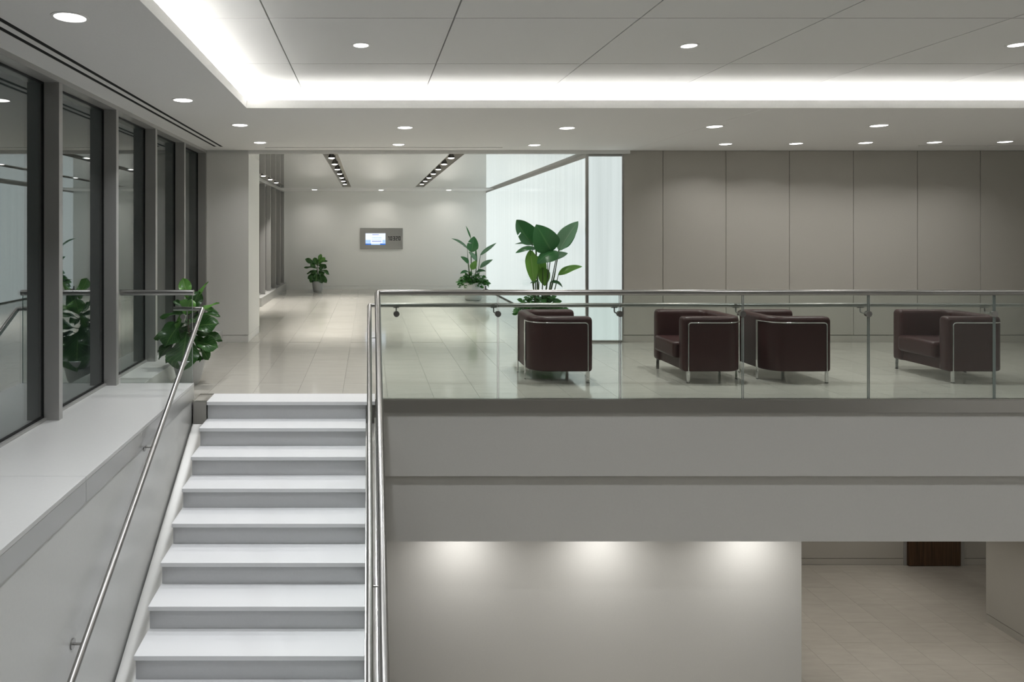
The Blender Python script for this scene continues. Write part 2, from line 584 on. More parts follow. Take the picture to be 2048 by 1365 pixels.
# ------------------------------------------------------------------ walls
struct(MB().box(-3.3, 3.5, YB, YB + 0.15, 0.10, ZG + 0.1).build('wall_end', WALLP), 'white end wall of the passage')
struct(MB().box(-2.45, 3.3, YB - 0.001, YB + 0.1, -0.01, 0.097).build('baseboard_end', WALLP), 'flush white baseboard of the end wall')
struct(MB().box(-3.3, -3.2, 11.15, 15.0, 0, ZG + 0.1).build('wall_passage_left', WALLP), 'white wall of the recess behind the column')
struct(MB().box(-3.3, -2.5, 11.05, 11.15, 0, ZG + 0.1).build('wall_recess', WALLP), 'white return wall behind the column')
# panelled wall
wr = struct(MB().box(3.79, XMAX, YW + 0.03, YW + 0.15, 0.0, ZC + 0.05).build('wall_panelled', DARK), 'wall clad in tall beige panels')
XP = [3.784] + [738 and (px - VX) * YW / F for px in (1326, 1452, 1579, 1707, 1835, 1961, 2088, 2215)] + [XMAX]
for a, b in zip(XP[:-1], XP[1:]):
    g = 0.004
    MB().box(a + g, b - g, YW, YW + 0.028, 0.110, ZC - 0.004).build('wall_panel', PANEL, wr, org=((a + b) / 2, YW, 0))
struct(MB().box(3.784, XMAX, YW + 0.004, YW + 0.03, -0.01, 0.102).build('baseboard_panelled', PANEL), 'beige baseboard under the tall panels')
# column
c = tag(empty('column', (-2.15, 10.65, 0)), 'square white column at the end of the window wall', 'column')
MB().box(-2.50, -1.79, YW, 11.15, 0.108, ZC + 0.05).build('shaft', WALLP, c)
MB().box(-2.495, -1.794, YW + .004, 11.146, -0.01, 0.102).build('base', WALLP, c)
# right hand side and behind the viewpoint
struct(MB().box(XMAX, XMAX + 0.1, YMIN, 11.2, ZL, ZR).build('wall_right', WALLP), 'side wall of the lobby')
struct(MB().box(-2.7, XMAX, YMIN - 0.1, YMIN, ZL, ZR).build('wall_behind', DIM), 'wall behind the viewpoint')
# balcony front
ff = struct(empty('wall_fascia', (0, YE, 0)), 'plain grey front of the upper floor slab')
MB().box(0.125, XMAX, YE + 0.02, YE + 0.3, -0.726, -0.105).build('upper_band', FASC, ff)
MB().box(0.125, XMAX, YE + 0.06, YE + 0.3, -1.378, -0.727).build('lower_band', FASC, ff)
# steel edge of the slab
MB().box(0.062, XMAX, YE, YE + 0.07, -0.105, 0.016).build('edge_channel', STEELX, ff)
# lower level
struct(MB().box(0.125, XMAX, YE + 0.3, 11.1, -1.40, -1.39).build('ceiling_lower', WHITE), 'ceiling of the lower level')
struct(MB().box(0.15, 4.72, 7.45, 7.6, ZL, -1.395).build('wall_washed', FASC), 'white lower wall lit by three scallops')
struct(MB().box(0.125, XMAX, 11.0, 11.1, ZL + 0.11, -1.395).build('wall_lower_back', PANEL), 'back wall of the lower lobby')
struct(MB().box(0.125, XMAX, 11.003, 11.1, ZL, ZL + 0.102).build('baseboard_lower_back', PANEL), 'baseboard of the lower back wall')
XR = (1972 - VX) * 9.42 / F
struct(MB().box(XR, XR + 1.5, 7.0, 9.42, ZL + 0.11, -1.395).build('wall_lower_right', PANEL), 'panelled lower wall at the right edge')
struct(MB().box(XR + 0.004, XR + 1.5, 7.0, 9.416, ZL, ZL + 0.102).build('baseboard_lower_right', PANEL), 'baseboard of the lower right wall')
xd0, xd1 = (1815 - VX) * 10.98 / F, (1919 - VX) * 10.98 / F
dr = struct(empty('door_1', ((xd0 + xd1) / 2, 10.98, ZL)), 'dark walnut door on the lower level')
MB().box(xd0, xd1, 10.955, 10.99, ZL + 0.008, -1.55).build('leaf', WOOD, dr)
MB().box(xd1 + 0.005, xd1 + 0.07, 10.97, 11.0, ZL, -1.45).box(xd0 - 0.05, xd0 - 0.005, 10.985, 11.0, ZL, -1.45).build('frame', MULL, dr)
MB().cyl((xd0 + 0.07, 10.90, ZL + 1.0), (xd0 + 0.07, 10.955, ZL + 1.0), 0.012).cyl((xd0 + 0.07, 10.905, ZL + 1.0), (xd0 + 0.18, 10.905, ZL + 1.0), 0.01).build('handle', CHROME, dr)
# stair side wall under the window sill
slope = RISE / RUN
def zplate(y): return -0.215 - slope * (YE - y)
wl = struct(empty('wall_stair', (XSW, YE, 0)), 'satin grey wall beside the stair under the sill')
MB().box(XSW - 0.2, XSW - 0.012, YMIN, YE + 0.05, ZL, 0.018).build('wall_panel', SKIRT, wl)
m = MB()
for yj in (3.1, 0.2):
    m.box(XSW - 0.0125, XSW - 0.0115, yj - 0.002, yj + 0.002, ZL, 0.018)
m.build('panel_joint', GASK, wl)

# ------------------------------------------------------------------ windows
def window(name, label, y0, y1, mull_y, ztop, sill_x, sill_z=0.178):
    wroot = struct(empty(name, (XG, (y0 + y1) / 2, sill_z)), label)
    mm = mesh('mullion', *boxv(-0.155, 0.0, -0.0305, 0.0305, 0, ztop - 0.02 - sill_z)); mm.materials.append(MULL)
    edges = []
    for my in mull_y:
        link('mullion', mm, None, wroot, (XW - XG, my - wroot.location.y, 0))
    ys = sorted([*mull_y])
    bays = list(zip(ys[:-1], ys[1:]))
    for a, b in bays:
        if b - a < 0.2: continue
        ya, yb = a + 0.0305, b - 0.0305
        MB().box(XG - 0.012, XG, ya + 0.004, yb - 0.004, sill_z + 0.035, ztop - 0.05).build('pane', WINGL, wroot, org=(XG, (a + b) / 2, sill_z))
        MB().box(XG - 0.02, XG + 0.008, ya, ya + 0.012, sill_z + 0.01, ztop - 0.02).box(XG - 0.02, XG + 0.008, yb - 0.012, yb, sill_z + 0.01, ztop - 0.02) \
            .box(XG - 0.02, XG + 0.008, ya, yb, sill_z + 0.02, sill_z + 0.036).box(XG - 0.02, XG + 0.008, ya, yb, ztop - 0.055, ztop - 0.04) \
            .build('gasket', GASK, wroot, org=(XG, (a + b) / 2, sill_z))
        MB().box(XG - 0.03, XG + 0.03, ya, yb, sill_z - 0.01, sill_z + 0.021).build('bottom_rail', MULL, wroot, org=(XG, (a + b) / 2, sill_z))
    MB().box(XG - 0.03, XW + 0.004, y0, y1, ztop - 0.04, ztop + 0.03).build('head', MULL, wroot)
    return wroot
MY = [YE - 0.06 + 1.2 * k for k in range(-4, 3)] + [10.12]
w1 = window('window_1', 'tall grey window wall beside the stair', 1.6, 10.15, MY, ZC + 0.0, None)
# deep sill in lengths up to the glass guard, shallower kerb after it
for a, b in ((YMIN, 0.9), (0.903, 4.10), (4.103, YE + 0.03)):
    MB().box(XG - 0.08, XSW + 0.006, a, b, 0.150, 0.178).build('sill', SILLM, w1, org=(XG, b, 0.15), bevel=0.002)
    MB().box(XSW - 0.02, XSW + 0.006, a, b, 0.020, 0.1495).build('sill_nosing', STEELY, w1, org=(XG, b, 0.02))
MB().box(XG - 0.08, -2.18, YE + 0.034, YW, -0.01, 0.178).build('kerb', SILLM, w1, bevel=0.002)
struct(MB().box(-2.7, XW, YMIN, 1.55, 0.178, ZC + 0.05).build('wall_left', WALLP), 'white wall behind the viewpoint on the window side')
MY2 = [14.95, 15.85, 16.75, 17.65, 18.55, 19.37]
w2 = window('window_2', 'row of narrow grey windows in the passage', 14.9, YB, MY2, ZG, None, 0.19)
MB().box(XG - 0.5, -2.35, 14.9, YB - 0.002, -0.01, 0.19).build('kerb', MULL, w2, bevel=0.003)
MB().box(-3.3, XG - 0.16, 14.9, 15.0, 0, ZG).build('end_wall', WALLP, w2)

# ------------------------------------------------------------------ back-lit glass wall
gx0, gx1 = 3.23, 3.33
lw = thing('light_wall', (3.5, YW, 0), 'tall back-lit frosted glass wall glowing pale blue-white', 'light wall')
def gx(y): return gx0 + (gx1 - gx0) * (y - YW) / (YB - YW)
MB().box(gx0 + 0.03, 3.765, YW + 0.01, YW + 0.03, 0.03, ZC - 0.085).build('front_pane', GLOWM, lw)
nseg = 4
ys = [YW + 0.04 + (YB - YW - 0.05) * k / nseg for k in range(nseg + 1)]
for a, b in zip(ys[:-1], ys[1:]):
    v = []
    z0, z1 = 0.03, ZG - 0.055
    pts = [(gx(a), a + 0.001), (gx(b), b - 0.001), (gx(b) + 0.02, b - 0.001), (gx(a) + 0.02, a + 0.001)]
    MB().prism(pts, 2, z0, z1).build('side_pane', GLOWM, lw, org=(gx(a), a, 0))
MB().box(gx0 - 0.004, gx0 + 0.034, YW - 0.004, YW + 0.036, 0, ZC).build('corner_post', STEELZ, lw)
MB().box(3.762, 3.784, YW - 0.002, YW + 0.03, 0, ZC).build('edge_post', STEELZ, lw)
MB().box(gx0 + 0.03, 3.765, YW, YW + 0.03, ZC - 0.085, ZC).build('header', MULL, lw)
MB().box(gx0 + 0.03, 3.765, YW - 0.002, YW + 0.03, 0, 0.028).build('bottom_rail', STEELX, lw)
MB().prism([(gx(YW) - 0.006, YW + 0.03), (gx(YB) - 0.006, YB), (gx(YB) + 0.03, YB), (gx(YW) + 0.03, YW + 0.03)], 2, ZG - 0.055, ZG).build('side_header', MULL, lw)
MB().prism([(gx(YW) - 0.006, YW + 0.03), (gx(YB) - 0.006, YB), (gx(YB) + 0.03, YB), (gx(YW) + 0.03, YW + 0.03)], 2, 0, 0.028).build('side_bottom_rail', MULL, lw)

# ------------------------------------------------------------------ staircase
st = thing('staircase', ((XS0 + XS1) / 2, YE, 0), 'straight stair with thick white treads and grey risers going down', 'staircase')
tm = mesh('tread', *boxv(XS0, XS1, 0, RUN + 0.024, -0.032, 0)); tm.materials.append(TREAD)
rm = mesh('riser', *boxv(XS0 + 0.006, XS1, 0.024, 0.036, -RISE, -0.032)); rm.materials.append(RISER)
ox = st.location.x
for me_ in (tm, rm):
    for v in me_.vertices: v.co.x -= ox
for n in range(NST):
    y, z = YE - n * RUN, -n * RISE
    if n == 0:
        MB().box(XS0, 0.06, YE, 6.93, -0.032, 0.002).build('landing_tread', TREAD, st, bevel=0.003)
    else:
        o = link('tread', tm, None, st, (0, y - YE, z))
        bv = o.modifiers.new('bevel', 'BEVEL'); bv.width = 0.003; bv.segments = 2
    link('riser', rm, None, st, (0, y - YE, z))
yb = YE - (NST - 1) * RUN
MB().box(XSW + 0.005, XS0 - 0.002, YE, YE + 0.065, -0.225, -0.002).build('edge_channel', STEELX, st)
for (a, b, nm) in ((XSW - 0.002, XS0 + 0.01, 'side_plate'), (XS1 - 0.01, 0.052, 'side_plate')):
    MB().prism([(YE + 0.01, zplate(YE) + 0.005), (yb, zplate(yb)), (yb, zplate(yb) - 0.06), (YE + 0.01, zplate(YE) - 0.06)], 0, a, b).build(nm, STEELY, st)
struct(MB().prism([(YE - 0.005, -0.10), (yb + 0.02, -0.10 - slope * (YE - yb)), (yb - 0.2, ZL), (yb + 0.6, ZL), (YE - 0.005, -0.75)], 0, 0.095, 0.124).build('outer_stringer', FASC), 'painted outer side of the stair flight')  # outer stringer of the stair, held as a separate structure
MB().prism([(YE + 0.02, -0.40), (yb + 0.02, -0.34 - slope * (YE - yb)), (yb + 0.1, ZL), (yb + 0.5, ZL), (YE + 0.02, -0.80)], 0, XSW + 0.002, 0.058).build('soffit', FASC, st)

# ------------------------------------------------------------------ glass guards and handrails
def arc(c, r, a0, a1, u, v, n=8):
    c = Vector(c); u = Vector(u); v = Vector(v)
    return [c + u * (r * math.cos(a0 + (a1 - a0) * k / n)) + v * (r * math.sin(a0 + (a1 - a0) * k / n)) for k in range(n + 1)]
def fillet(pts, r, n=7):
    P = [Vector(p) for p in pts]
    out = [P[0]]
    for a, b, c_ in zip(P[:-2], P[1:-1], P[2:]):
        d1 = (a - b).normalized(); d2 = (c_ - b).normalized()
        for k in range(n + 1):
            t = k / n
            p = (b + d1 * r) * (1 - t) ** 2 + b * (2 * t * (1 - t)) + (b + d2 * r) * t * t
            out.append(p)
    out.append(P[-1])
    return out

ZGR, ZHR = 1.055, 0.925
gd = thing('glass_guardrail', (0.07, YE + 0.03, 0), 'long glass guardrail with two steel rails along balcony and stair', 'guardrail')
# top rail: balcony run, corner, then down the flight
xg = 0.082
yend = 1.0
path = fillet([(XMAX, YE + 0.03, ZGR), (xg, YE + 0.03, ZGR), (xg, YE - 0.02, ZGR - 0.02), (xg, yend, ZGR - slope * (YE - yend) + 0.02)], 0.03, 6)
MB().tube(path, 0.0275, 32).build('top_rail', RAILM, gd, smooth=True)
xh, yh = 0.004, YE + 0.10
path = fillet([(XMAX, yh, ZHR), (xh, yh, ZHR), (xh, yh - 0.04, ZHR - 0.015), (xh, yend, ZHR - slope * (yh - 0.02 - yend))], 0.025, 6)
MB().tube(path, 0.021, 32).build('handrail', RAILM, gd, smooth=True)
gxs = [0.10] + [(p - VX) * (YE + 0.03) / F for p in (996, 1240, 1485.5, 1737, 1988.5, 2240, 2491)]
for a, b in zip(gxs[:-1], gxs[1:]):
    p = MB().box(a + 0.007, b - 0.007, YE + 0.024, YE + 0.038, 0.0, ZGR - 0.02).build('glass_panel', GUARDGL, gd, org=((a + b) / 2, YE + 0.03, 0))
    for e in (a + 0.0065, b - 0.0085):
        MB().box(e, e + 0.002, YE + 0.0235, YE + 0.0385, 0.016, ZGR - 0.02).build('polished_edge', GLEDGE, p, org=((a + b) / 2, YE + 0.03, 0)).location = (0, 0, 0)
MB().box(0.06, XMAX, YE + 0.012, YE + 0.022, 0.012, 0.024).box(0.06, XMAX, YE + 0.042, YE + 0.066, 0.004, 0.022).build('glass_shoe', STEELX, gd)
bx = [(793 - VX) * (YE + 0.03) / F] + gxs[1:-1]
for i, x in enumerate(bx):
    zc = ZHR - 0.078
    m = MB().cyl((x, YE + 0.018, zc), (x, YE + 0.052, zc), 0.029, 24)
    d = m.build('glass_clamp', RAILM, gd, org=(x, YE + 0.03, zc), smooth=True)
    off = -0.03 if i else 0.0
    pth = fillet([(x, YE + 0.05, zc), (x + off, yh, zc + 0.005), (x + off, yh, ZHR - 0.018)], 0.02, 5)
    m = MB().tube(pth, 0.0065, 10)
    m.box(x + off - 0.028, x + off + 0.028, yh - 0.012, yh + 0.012, ZHR - 0.026, ZHR - 0.02)
    m.build('bracket', RAILM, d, org=(x, YE + 0.03, zc), smooth=True).location = (0, 0, 0)
# glass down the flight
y1 = YE - 0.02
xgl = 0.072
while y1 > 1.2:
    y0_ = max(1.0, y1 - 1.16)
    def zt(y): return ZGR - 0.035 - slope * (YE - y)
    def zb(y): return zplate(y) - 0.02
    MB().prism([(y0_, zb(y0_)), (y1, zb(y1)), (y1, zt(y1)), (y0_, zt(y0_))], 0, xgl - 0.007, xgl + 0.007).build('glass_panel', GUARDGL, gd, org=(xgl, y1, 0))
    y1 = y0_ - 0.012
for y in (6.28, 4.20, 2.2):
    z = ZHR - slope * (yh - 0.02 - y) - 0.02
    MB().cyl((xh, y, z), (xgl + 0.01, y, z), 0.007, 10).build('bracket', RAILM, gd, org=(xgl, y, z), smooth=True)
MB().prism([(YE + 0.01, zplate(YE) + 0.06), (yb, zplate(yb) + 0.06), (yb, zplate(yb) - 0.05), (YE + 0.01, zplate(YE) - 0.05)], 0, 0.053, 0.062).build('glass_shoe', STEELY, gd)
MB().prism([(YE + 0.01, zplate(YE) + 0.06), (yb, zplate(yb) + 0.06), (yb, zplate(yb) - 0.05), (YE + 0.01, zplate(YE) - 0.05)], 0, 0.082, 0.094).build('glass_shoe', STEELY, gd)

# short guard on the sill
g2 = thing('glass_guardrail', (-2.05, YE + 0.02, 0.178), 'short glass guard with round steel rail standing on the window sill', 'guardrail')
MB().box(XW + 0.004, -1.712, YE + 0.013, YE + 0.027, 0.178, ZGR - 0.02).build('glass_panel', GUARDGL, g2)
MB().box(-1.7135, -1.7115, YE + 0.0125, YE + 0.0275, 0.178, ZGR - 0.02).build('polished_edge', GLEDGE, g2)
MB().tube([(XW + 0.002, YE + 0.02, ZGR), (-1.70, YE + 0.02, ZGR)], 0.0275, 32).build('top_rail', RAILM, g2, smooth=True)
# wall handrail
xr = -1.630
zr_top = 0.89
hr = thing('wall_handrail', (xr, YE, 0.0), 'slender steel handrail on the stair side wall below the windows', 'handrail')
ye2 = 1.2
path = fillet([(-1.915, YE + 0.09, zr_top), (xr, YE + 0.09, zr_top), (xr, YE + 0.05, zr_top - 0.02), (xr, ye2, zr_top - slope * (YE + 0.07 - ye2))], 0.02, 6)
MB().tube(path, 0.021, 32).build('rail', RAILM, hr, smooth=True)
for y in (5.22, 3.95, 2.6):
    zz = zr_top - slope * (YE + 0.07 - y) - 0.05
    b = MB().tube(fillet([(XSW - 0.01, y, zz), (xr, y, zz), (xr, y, zz + 0.035)], 0.015, 4), 0.007, 10).build('bracket', RAILM, hr, org=(XSW, y, zz), smooth=True)
    MB().cyl((XSW - 0.012, y, zz), (XSW - 0.004, y, zz), 0.03, 24).build('rosette', RAILM, b, org=(XSW, y, zz), smooth=True).location = (0, 0, 0)
xc = (366 - VX) * (YE + 0.02) / F
zc = 0.822
d = MB().cyl((xc, YE + 0.008, zc), (xc, YE + 0.034, zc), 0.026, 24).build('glass_clamp', RAILM, hr, org=(xc, YE, zc), smooth=True)
MB().tube(fillet([(xc, YE + 0.03, zc), (xc + 0.02, YE + 0.09, zc + 0.005), (xc + 0.02, YE + 0.09, zr_top - 0.018)], 0.015, 4), 0.0065, 10).build('bracket', RAILM, d, org=(xc, YE, zc), smooth=True).location = (0, 0, 0)

# ------------------------------------------------------------------ armchairs
def shell_mesh(path, prof, r=0.035):
    P = [Vector((x, y, 0)) for x, y in path]
    us = [p[0] for p in prof]; zs = [p[1] for p in prof]
    cu = (max(us) + min(us)) / 2; cz = (max(zs) + min(zs)) / 2
    hw = (max(us) - min(us)) / 2; hz = (max(zs) - min(zs)) / 2
    rings = []
    def ring(p, d, inset):
        n = Vector((d.y, -d.x, 0))
        return [(p.x + n.x * ((u - cu) * (1 - inset / hw) + cu), p.y + n.y * ((u - cu) * (1 - inset / hw) + cu), (z - cz) * (1 - inset / hz) + cz) for u, z in prof]
    N = len(P)
    for i in range(N):
        d = (P[min(i + 1, N - 1)] - P[max(i - 1, 0)]).normalized()
        if i == 0:
            for k in range(5):
                t = math.pi / 2 * k / 4          # 0 at the tip
                rings.append(ring(P[0] + d * (r * (1 - math.cos(t))), d, r * (1 - math.sin(t))))
        elif i == N - 1:
            for k in range(4, -1, -1):
                t = math.pi / 2 * k / 4
                rings.append(ring(P[-1] - d * (r * (1 - math.cos(t))), d, r * (1 - math.sin(t))))
        else:
            rings.append(ring(P[i], d, 0))
    n = len(prof)
    v = [q for rg in rings for q in rg]
    f = []
    for i in range(len(rings) - 1):
        for k in range(n):
            f.append((i * n + k, i * n + (k + 1) % n, (i + 1) * n + (k + 1) % n, (i + 1) * n + k))
    f.append(tuple(range(n - 1, -1, -1)))
    f.append(tuple((len(rings) - 1) * n + k for k in range(n)))
    return v, f

def rrect(u0, u1, z0, z1, rb, rt, n=5):
    out = []
    for (cx, cz, r, a0) in ((u1 - rt, z1 - rt, rt, 0), (u0 + rt, z1 - rt, rt, 90), (u0 + rb, z0 + rb, rb, 180), (u1 - rb, z0 + rb, rb, 270)):
        for k in range(n):
            a = math.radians(a0 + 90 * k / (n - 1))
            out.append((cx + r * math.cos(a), cz + r * math.sin(a)))
    return out

HWD, XF, XBK, RC = 0.398, 0.375, -0.312, 0.21
def upath(off):
    """plan line of the U-shaped shell, moved inwards by off; starts at the near arm tip"""
    h = HWD - off; r = max(RC - off, 0.03); xb = XBK + off
    pts = [(XF, -h)]
    for k in range(4): pts.append((XF - (XF - (xb + r)) * (k + 1) / 5, -h))
    for k in range(9):
        a = math.radians(270 - 90 * k / 8)
        pts.append((xb + r + r * math.cos(a), -h + r + r * math.sin(a)))
    for k in range(3): pts.append((xb, (-h + r) + (2 * h - 2 * r) * (k + 1) / 4))
    for k in range(9):
        a = math.radians(180 - 90 * k / 8)
        pts.append((xb + r + r * math.cos(a), h - r + r * math.sin(a)))
    for k in range(4): pts.append((xb + r + (XF - (xb + r)) * (k + 1) / 5, h))
    pts.append((XF, h))
    return pts

def make_chair(loc, rot, label):
    t = thing('armchair', (0, 0, 0), label, 'armchair', 'maroon leather lounge armchairs behind the guardrail')
    th = 0.135
    v, f = shell_mesh(upath(th / 2), rrect(-th / 2, th / 2, 0.122, 0.718, 0.02, 0.042, 5), 0.04)
    MB().add(v, f).build('shell', LEATH, t, smooth=True, angle=60)
    MB().box(XBK + 0.10, XF + 0.045, -(HWD - th) + 0.002, (HWD - th) - 0.002, 0.245, 0.425).build('seat_cushion', LEATH, t, smooth=True, bevel=0.035, seg=4, angle=80)
    MB().box(XBK + 0.10, XF - 0.03, -(HWD - th) - 0.01, (HWD - th) + 0.01, 0.125, 0.25).build('apron', LEATH, t, bevel=0.01)
    # piping line of the outer panel: a flat chrome bar runs up, along the arm and round the back corner
    for s in (-1, 1):
        lx = XF - 0.055
        o = 0.004
        h = HWD + o; r = RC + o; xb = XBK - o
        line = [(lx, -h, 0.11), (lx, -h, 0.655 - 0.03)]
        line += [(lx - 0.03 + 0.03 * math.cos(math.radians(a)), -h, 0.655 - 0.03 + 0.03 * math.sin(math.radians(a))) for a in (30, 60, 90)]
        line += [(lx - 0.15, -h, 0.655), (xb + r + 0.1, -h, 0.655)]
        for k in range(9):
            a = math.radians(270 - 90 * k / 8)
            line.append((xb + r + r * math.cos(a), -h + r + r * math.sin(a), 0.655))
        line += [(xb, -h + r + 0.0, 0.64), (xb, -h + r, 0.11)]
        line = [(x, y * (-1 if s > 0 else 1), z) for x, y, z in line]
        # slim bar, section 10 x 10 mm with rounded look
        MB().tube(line[:-2], 0.0065, 8).build('arm_bar', CHROME, t, smooth=True, angle=80)
        m = MB().box(lx - 0.018, lx + 0.018, s * (HWD - 0.004) - 0.005, s * (HWD - 0.004) + 0.005, 0.006, 0.13)
        lg = m.build('leg', CHROME, t, bevel=0.002)
        MB().box(lx - 0.017, lx + 0.017, s * (HWD - 0.004) - 0.0045, s * (HWD - 0.004) + 0.0045, 0.0, 0.006).build('foot_pad', FOOT, lg)
        yb_ = s * (HWD - RC - 0.004)
        m = MB().box(XBK - 0.010, XBK + 0.0, yb_ - 0.018, yb_ + 0.018, 0.006, 0.662)
        lg = m.build('leg', CHROME, t, bevel=0.002)
        MB().box(XBK - 0.0095, XBK - 0.0005, yb_ - 0.017, yb_ + 0.017, 0.0, 0.006).build('foot_pad', FOOT, lg)
    t.location = loc
    t.rotation_euler = (0, 0, rot)
    return t
def copy_tree(o, parent=None):
    c_ = o.copy()
    COL.objects.link(c_)
    c_.parent = parent
    for ch in list(o.children): copy_tree(ch, c_)
    return c_
ch0 = make_chair((2.06, 7.815, 0), 0, 'maroon leather armchair facing right, nearest the stair, before the large potted plant')
for loc, rot, lab in (((3.79, 7.815, 0), math.pi, 'maroon leather armchair facing left, back to back with another armchair'),
                      ((4.655, 7.815, 0), 0, 'maroon leather armchair facing right, its back against a left-facing one'),
                      ((6.665, 7.815, 0), math.pi, 'maroon leather armchair facing left, standing alone at the right edge')):
    c_ = copy_tree(ch0)
    c_.location = loc; c_.rotation_euler = (0, 0, rot); c_['label'] = lab

# ------------------------------------------------------------------ plants
def leaf_mesh(base, tip, width, facing, bend=0.1, fold=0.15, shape='fig', wav=0.0, nu=9, seed=0, rip=False):
    """blade from base to tip (local metres); facing = direction the upper side looks to"""
    rnd = random.Random(seed)
    B, T = Vector(base), Vector(tip)
    ax = T - B
    Ln = ax.length
    ax.normalize()
    nf = Vector(facing)
    nf = (nf - ax * nf.dot(ax))
    nf = nf.normalized() if nf.length > 1e-4 else ax.orthogonal().normalized()
    sd = ax.cross(nf)
    ss = [-1, -0.66, -0.33, 0, 0.33, 0.66, 1]
    v, uv = [], []
    ph = rnd.random() * 6
    for i in range(nu + 1):
        t = i / nu
        if shape == 'fig':      # fiddle: narrow waist near the base, broad towards the tip
            wd = (0.10 + 0.62 * t ** 0.75 + 0.42 * math.sin(math.pi * t) ** 1.0 * (0.45 + t)) * (max(0.0, 1 - t ** 6)) ** 0.6
            wd = min(wd, 1.0)
            if t < 0.08: wd *= t / 0.08
        elif shape == 'paddle':
            if t < 0.34: wd = 0.12 + 0.88 * math.sin(math.pi / 2 * t / 0.34) ** 0.75
            else: wd = (1 - ((t - 0.34) / 0.66) ** 2.1) ** 0.85
            wd = max(wd, 0.03)
        else:
            wd = math.sin(math.pi * t) ** 0.8
        c = B + ax * (Ln * t) + nf * (bend * Ln * (math.sin(math.pi * t) * 0.5 + 0.5 * (t - t * t * 1.6)))
        for s in ss:
            a = abs(s)
            x = s * wd * width / 2
            up = fold * width * (a ** 1.3) * 0.5 * wd
            up += wav * width * math.sin(9 * t + ph + (1.5 if s > 0 else 0)) * a * a * 0.5
            v.append(c + sd * x + nf * up)
            uv.append((s, t))
    n = len(ss)
    f = []
    for i in range(nu):
        for k in range(n - 1):
            f.append((i * n + k, i * n + k + 1, (i + 1) * n + k + 1, (i + 1) * n + k))
    if rip:
        f = [q for q in f if not (q[0] % n in (0, 1) and q[0] // n == nu // 2 + 1)]
    me = mesh('leaf', v, f, True)
    ul = me.uv_layers.new(name='UVMap')
    for lp in me.loops: ul.data[lp.index].uv = uv[lp.vertex_index]
    return me

def pot(parent, r0, r1, h, mat, lip=0.012, z0=0.0):
    prof = [(0.001, 0.0), (r0 * 0.92, 0.0), (r0, 0.012)]
    for k in range(1, 9):
        t = k / 8
        prof.append((r0 + (r1 - r0) * (t ** 0.7), 0.012 + (h - 0.012) * t))
    prof += [(r1 - lip * 0.3, h + 0.004), (r1 - lip, h), (r1 - lip, h - 0.05)]
    l = parent.location
    MB().lathe(prof, l, 40).build('pot', mat, parent, smooth=True, angle=50)
    MB().disc((l[0], l[1], l[2] + h - 0.03), r1 - lip, 32).build('soil', SOIL, parent)

def clump(parent, cx, cy, cz, rx, rz, n, size, mat, name='ground_cover', seed=1):
    rnd = random.Random(seed)
    V, Fc, UV = [], [], []
    for i in range(n):
        a = rnd.random() * 6.283
        q = math.sqrt(rnd.random())
        ph = rnd.random()
        p = Vector((cx + rx * q * math.cos(a), cy + rx * q * math.sin(a), cz + rz * (ph * (1 - 0.75 * q * q)) - rz * 0.75 * max(0, q - 0.75) * rnd.random() * 3))
        d = Vector((math.cos(a) * (0.4 + q) + rnd.uniform(-.6, .6), math.sin(a) * (0.4 + q) + rnd.uniform(-.6, .6), rnd.uniform(-0.5, 0.7))).normalized()
        L_ = size * rnd.uniform(0.7, 1.4)
        nf = Vector((rnd.uniform(-.5, .5), rnd.uniform(-.9, .1), 0.8))
        sd = d.cross(nf).normalized()
        nn = sd.cross(d)
        b0 = len(V)
        for (t, s) in ((0, 0), (0.35, -0.42), (0.35, 0), (0.35, 0.42), (0.7, -0.33), (0.7, 0), (0.7, 0.33), (1, 0)):
            V.append(p + d * (L_ * t) + sd * (s * L_) + nn * (abs(s) * 0.2 * L_ - 0.18 * L_ * t * t))
            UV.append((s * 2, t))
        Fc += [(b0, b0 + 1, b0 + 2), (b0, b0 + 2, b0 + 3), (b0 + 1, b0 + 4, b0 + 5, b0 + 2), (b0 + 2, b0 + 5, b0 + 6, b0 + 3), (b0 + 4, b0 + 7, b0 + 5), (b0 + 5, b0 + 7, b0 + 6)]
    me = mesh(name, V, Fc, True)
    ul = me.uv_layers.new(name='UVMap')
    for lp in me.loops: ul.data[lp.index].uv = UV[lp.vertex_index]
    o = link(name, me, mat, parent)
    o['kind'] = 'stuff'
    return o

